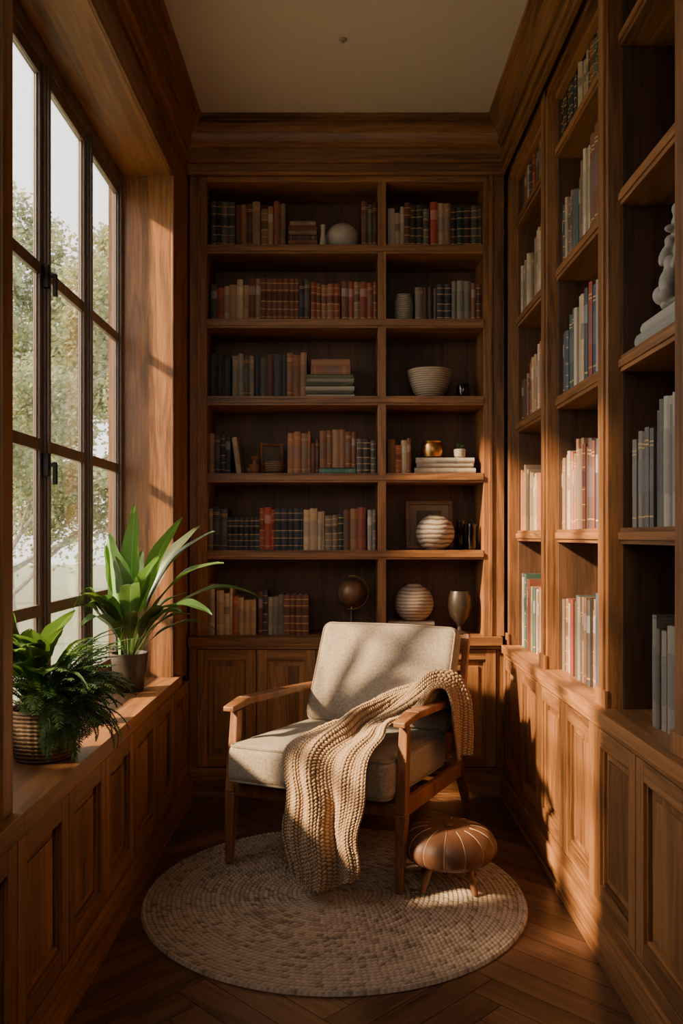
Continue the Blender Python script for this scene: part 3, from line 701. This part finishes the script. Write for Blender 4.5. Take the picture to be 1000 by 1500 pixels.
# ------------------------------------------------------------ footstool
fs=empty("footstool",(.360,2.86,.0145))
leather=simple("brown_leather",(.12,.050,.023),.55,noise_s=30,amt=.45,bump=.25)
mb=MB(); seg=14
prof=[]
for i in range(25):
    a=-math.pi/2*.92+math.pi*.92*i/24*1.0
    prof.append((max(.004,.160*abs(math.cos(a))**.55),.134+.064*math.sin(a)))
prof.append((.012,.194))
mb.lathe(prof,(0,0,0),leather,seg*10,rf=lambda a,z:1-.05*(1-abs(math.sin(a*seg/2))**.6))
mb.obj("pouf_seat",parent=fs,smooth=True)
mb=MB(); cord=simple("stitch_cord",(.36,.24,.14),.8)
for k_ in range(seg):
    a=2*math.pi*k_/seg
    mb.tube([(r_*.955*math.cos(a),r_*.955*math.sin(a),z_) for r_,z_ in prof[3:24]],.0019,cord,6)
mb.lathe([(.014,0),(.016,.004),(.010,.009),(.002,.010)],(0,0,.194),leather,20)
mb.obj("stitching",parent=fs,smooth=True)
mb=MB()
for a in(math.radians(-52),math.radians(-142),math.radians(128),math.radians(38)):
    c_,s_=math.cos(a),math.sin(a)
    pts=[(.085*c_,.085*s_,.10),(.098*c_,.098*s_,.06),(.122*c_,.122*s_,0)]
    mb.tube(pts,[.015,.013,.009],wchair,14)
mb.obj("legs",parent=fs,auto=.8)

# ------------------------------------------------------------ plants
def leaf(mb,base,az,el,L,W,droop,mat,col,twist=0,n=12,stem=.25,fold=.25,shape='lance',xmin=-.868):
    p=Vector(base); e=el; ds=L/n; rows=[]
    for i in range(n+1):
        t=i/n
        d=Vector((math.cos(az)*math.cos(e),math.sin(az)*math.cos(e),math.sin(e)))
        side=Vector((-math.sin(az),math.cos(az),0)); up=side.cross(d)*-1
        sd=(side*math.cos(twist)+d.cross(side)*math.sin(twist)).normalized(); upn=d.cross(sd)
        if t<stem: w=W*.05
        else:
            q=(t-stem)/(1-stem)
            w=W*.5*(math.sin(math.pi*min(1,q**.85))**.75+.03) if q<1 else W*.01
        wav=.06*W*math.sin(t*20)
        r_=[]
        for j,a in enumerate((-1,-.55,-.06,.06,.55,1)):
            q_=p+sd*(a*w)+upn*(abs(a)*w*fold+ (wav if abs(a)==1 and t>stem else 0) - (.0015 if abs(a)<.1 else 0))
            q_.x=max(q_.x,xmin+R.random()*.001); q_.z=max(q_.z,.604 if q_.x<-.66 and q_.y>1.8 else .3); r_.append(q_)
        rows.append(r_)
        p=p+d*ds; e-=droop*ds/L*(.2+1.6*t)
    n0=len(mb.f)
    mb.grid(rows,mat,col)
    for i in range(n0+2,len(mb.f),5): mb.c[i]=tuple(min(4,c*1.6) for c in col)
pc=Vector((-.795,3.20,SZ+.001))
plant=empty("potted_plant",pc)
mb=MB(); mb.lathe([(.048,0),(.052,.004),(.062,.07),(.068,.132),(.070,.142),(.065,.142),(.062,.125),(.056,.05)],(0,0,0),potm,48); mb.lathe([(.001,.118),(.060,.120),(.062,.124)][::1],(0,0,0),soil,30); mb.obj("pot",parent=plant,auto=.7)
mb=MB()
def lf(az,el,L,W,dr,tw=0,st=.3,b=1.0,o=(0,0)):
    c=(R.uniform(.85,1.2)*b,R.uniform(.85,1.15)*b,R.uniform(.7,1.2)*b)
    a=math.radians(az); leaf(mb,pc+Vector((math.cos(a)*.015+o[0],math.sin(a)*.015+o[1],.12)),a,math.radians(el),L,W,math.radians(dr),leafm,c,tw,stem=st,n=20)
lf(232,88,.47,.135,12,.0,.22,4.2,(-.012,-.05))  # leaf colour raised to stand in for window light through the blade
lf(290,84,.60,.075,28,.5,.30,1.4); lf(30,78,.58,.065,50,.4,.3); lf(345,70,.55,.07,80,.3,.3,1.3); lf(0,58,.60,.05,105,.2,.25)
lf(325,56,.50,.065,100,.3,.25); lf(285,68,.50,.07,90,.2,.25,1.3); lf(255,60,.56,.055,105,0,.25); lf(245,64,.54,.05,100,0,.2)
lf(260,52,.44,.055,90,0,.25); lf(305,76,.50,.075,65,.4,.3,1.5); lf(200,80,.50,.065,50,.3,.3); lf(90,80,.46,.055,50,.2,.3); lf(318,64,.40,.065,100,0,.25,1.4)
lf(272,80,.46,.07,60,-.3,.3,1.2); lf(338,81,.58,.065,42,-.4,.3,1.3); lf(10,50,.36,.05,100,0,.25); lf(350,77,.60,.06,65,.4,.3,1.2)
for i in range(9): lf(R.uniform(215,390),R.uniform(55,80),R.uniform(.30,.44),.05,R.uniform(60,100),R.uniform(-.4,.4),.25,R.uniform(.8,1.5))
o=mb.obj("leaves",smooth=True); o.parent=plant; o.matrix_parent_inverse=Matrix.Translation(-pc)
pc2=Vector((-.778,2.23,SZ+.001))
plant2=empty("potted_fern",pc2)
mb=MB(); mb.lathe([(.066,0),(.072,.004),(.084,.05),(.088,.10),(.085,.125),(.088,.133),(.082,.133),(.078,.115),(.075,.05)],(0,0,0),basketm,90,rf=lambda a,z:1+.018*math.sin(a*30+ (math.floor(z*80)%2)*math.pi))
mb.lathe([(.001,.108),(.076,.11),(.077,.114)],(0,0,0),soil,30); mb.obj("basket",parent=plant2,smooth=True)
mb=MB()
def frond(az,el,L,W,dr,c,nl=30):
    a=math.radians(az); e=math.radians(el); p=pc2+Vector((math.cos(a)*.03,math.sin(a)*.03,.12)); ds=L/nl; pts=[p.copy()]
    for i in range(nl):
        t=i/nl
        d=Vector((math.cos(a)*math.cos(e),math.sin(a)*math.cos(e),math.sin(e))); side=Vector((-math.sin(a),math.cos(a),0))
        p=p+d*ds; p.x=max(p.x,-.862); pts.append(p.copy()); e-=math.radians(dr)/nl*(.4+1.2*t)
        if t>.15:
            ll=(W*math.sin(math.pi*min(.97,(t-.1)/.92))**.7+.004)*R.uniform(.8,1.15)
            for sg in(-1,1):
                dd=(side*sg+d*.7+Vector((0,0,-.15+R.uniform(-.25,.25)))).normalized(); wv_=d*(ds*.36)
                q=[p-wv_*.5,p+wv_*.5]; m_=[p+dd*ll*.5-wv_+Vector((0,0,.002)),p+dd*ll*.5+wv_+Vector((0,0,.002))]; tp=[p+dd*ll-wv_*.15,p+dd*ll+wv_*.15]
                for rr_ in (q,m_,tp):
                    for x_ in rr_:
                        x_.x=max(x_.x,-.868)
                        if x_.x<-.66: x_.z=max(x_.z,SZ+.003)
                mb.grid([q,m_,tp],leafm,c)
    mb.tube(pts[::3],.0014,leafm,5,col=(.6,.6,.5))
for i in range(95):     # upper crown, all around
    b=R.uniform(.6,2.4); frond(R.uniform(-150,60),R.uniform(35,88),R.uniform(.15,.26),R.uniform(.016,.026),R.uniform(55,100),(b*.9,b,b*.85))
for i in range(70):     # spilling over the room side of the sill
    b=R.uniform(.6,2.4); frond(R.uniform(-70,22),R.uniform(5,60),R.uniform(.13,.235),R.uniform(.014,.023),R.uniform(70,150),(b*.9,b,b*.85))
o=mb.obj("fronds",smooth=True); o.parent=plant2; o.matrix_parent_inverse=Matrix.Translation(-pc2)
mb=MB()
for i in range(30):
    az=math.radians(R.uniform(150,335)); b=R.uniform(.9,2.4)
    leaf(mb,pc2+Vector((-.02,0,.12)),az,math.radians(R.uniform(60,88)),R.uniform(.24,.34),R.uniform(.055,.09),math.radians(R.uniform(50,110)),leafm,(b,b,b*.8),R.uniform(-.4,.4),stem=.45)
for i in range(7):
    az=math.radians(R.uniform(-60,30)); leaf(mb,pc2+Vector((0,0,.12)),az,math.radians(R.uniform(50,80)),R.uniform(.28,.36),.016,math.radians(R.uniform(60,120)),leafm,(1,1.1,.9),0,stem=.1)
o=mb.obj("broad_leaves",smooth=True); o.parent=plant2; o.matrix_parent_inverse=Matrix.Translation(-pc2)

# ------------------------------------------------------------ outside
mb=MB(); mb.box((-40,-20,-.6),(-1.2,50,-.5),grass); mb.obj("ground")
def addleaf(mb,p,ls,r):
    a=Vector((r.uniform(-1,1),r.uniform(-1,1),r.uniform(-1,1))).normalized()*ls*r.uniform(.6,1.2); b=a.orthogonal().normalized()*a.length*.4
    i0=len(mb.v); mb.v+=[tuple(p-a*.5),tuple(p+b),tuple(p+a*.5),tuple(p-b)]
    k=r.uniform(.6,1.3); mb.face([i0,i0+1,i0+2,i0+3],treeleaf,(k,k,k*.95))
def tree(base,H,spread,nleaf,name,ls=.05,seed=1,dens=1):
    r=random.Random(seed); mb=MB(); tips=[]
    def br(p,d,L,rad,lv):
        pts=[p.copy()];rd=[rad]
        q=p.copy();dd=d.copy()
        for i in range(5):
            dd=(dd+Vector((r.uniform(-.2,.2),r.uniform(-.2,.2),r.uniform(-.1,.15)))).normalized(); q=q+dd*L/5; pts.append(q.copy()); rd.append(rad*(1-.1*(i+1)))
            if lv>=2: tips.append((q.copy(),L*.3))
        mb.tube(pts,rd,bark,7)
        if lv<4:
            for i in range(3 if lv else 5):
                k=r.randint(2,5); a=r.uniform(0,6.28); nd=(dd+Vector((math.cos(a),math.sin(a),r.uniform(-.1,.5)))*spread).normalized()
                br(pts[k],nd,L*r.uniform(.55,.75),rad*.5,lv+1)
    br(Vector(base),Vector((0,0,1)),H*.42,H*.014,0)
    for i in range(nleaf):
        p,s_=r.choice(tips); p=p+Vector((r.gauss(0,1),r.gauss(0,1),r.gauss(0,1)))*s_*.6
        addleaf(mb,p,ls,r)
    return mb.obj(name)
tree((-5.0,13.0,-.5),8.5,.9,50000,"tree",.09,3)
tree((-8.5,21.0,-.5),13,.9,44000,"tree",.14,5)
tree((-3.9,9.5,-.5),5.0,1.0,30000,"tree",.05,9)
tree((-11,26.0,-.5),10,1.0,24000,"tree",.17,12)
# unseen leaf mass added outside the near window half, keeps sun off the rug
r=random.Random(21); mb=MB()
for i in range(9): mb.tube([(-1.55,.1+i*.22,-.5),(-1.55+r.uniform(-.05,.05),.12+i*.22,.4),(-1.55+r.uniform(-.1,.1),.1+i*.22,1.1)],[.02,.015,.006],bark,6)
for i in range(16000):
    y=r.uniform(-.1,2.0); top=1.22+.05*math.sin(y*5)
    addleaf(mb,Vector((r.uniform(-1.78,-1.3),y,-.5+(top+.5)*r.random()**.7)),.05,r)
mb.obj("sun_blocker_leaves")

# ------------------------------------------------------------ light
w=bpy.data.worlds.new("World"); scene.world=w; w.use_nodes=True; nt=w.node_tree
bg=nt.nodes["Background"]; tc=N(nt,"ShaderNodeTexCoord"); sp=N(nt,"ShaderNodeSeparateXYZ"); nt.links.new(tc.outputs["Generated"],sp.inputs[0])
rp=ramp(nt,[(.45,(.70,.66,.60)),(.55,(1,.95,.88)),(1,(.92,.90,.93))]); mr=N(nt,"ShaderNodeMapRange"); mr.inputs["From Min"].default_value=-1; nt.links.new(sp.outputs[2],mr.inputs[0]); nt.links.new(mr.outputs[0],rp.inputs[0]); nt.links.new(rp.outputs[0],bg.inputs[0]); bg.inputs[1].default_value=4.8
sd=bpy.data.lights.new("sun",'SUN'); sd.energy=21; sd.color=(1,.71,.41); sd.angle=math.radians(4)
so=link(bpy.data.objects.new("sun",sd)); dirv=Vector((1.61,.60,-1.02)); so.rotation_euler=dirv.to_track_quat('-Z','Y').to_euler()
ad=bpy.data.lights.new("room_fill",'AREA'); ad.shape='RECTANGLE'; ad.size=1.2; ad.size_y=1.0; ad.energy=13; ad.color=(1,.88,.74)
ao=link(bpy.data.objects.new("room_fill",ad)); ao.location=(0,-.9,2.3); ao.rotation_euler=Vector((0,.9,-.12)).to_track_quat('-Z','Y').to_euler()
pd=bpy.data.lights.new("window_portal",'AREA'); pd.shape='RECTANGLE'; pd.size=1.8; pd.size_y=2.2; pd.cycles.is_portal=True
po=link(bpy.data.objects.new("window_portal",pd)); po.location=(-.97,2.65,1.63); po.rotation_euler=Vector((1,0,0)).to_track_quat('-Z','Z').to_euler()
# camera
cd=bpy.data.cameras.new("camera"); cd.lens=30; cd.sensor_width=36; cd.sensor_fit='AUTO'; cd.shift_y=35/1500; cd.clip_start=.05
co=link(bpy.data.objects.new("camera",cd)); co.location=(0,0,CAMZ); co.rotation_euler=(math.pi/2,0,0)
scene.camera=co
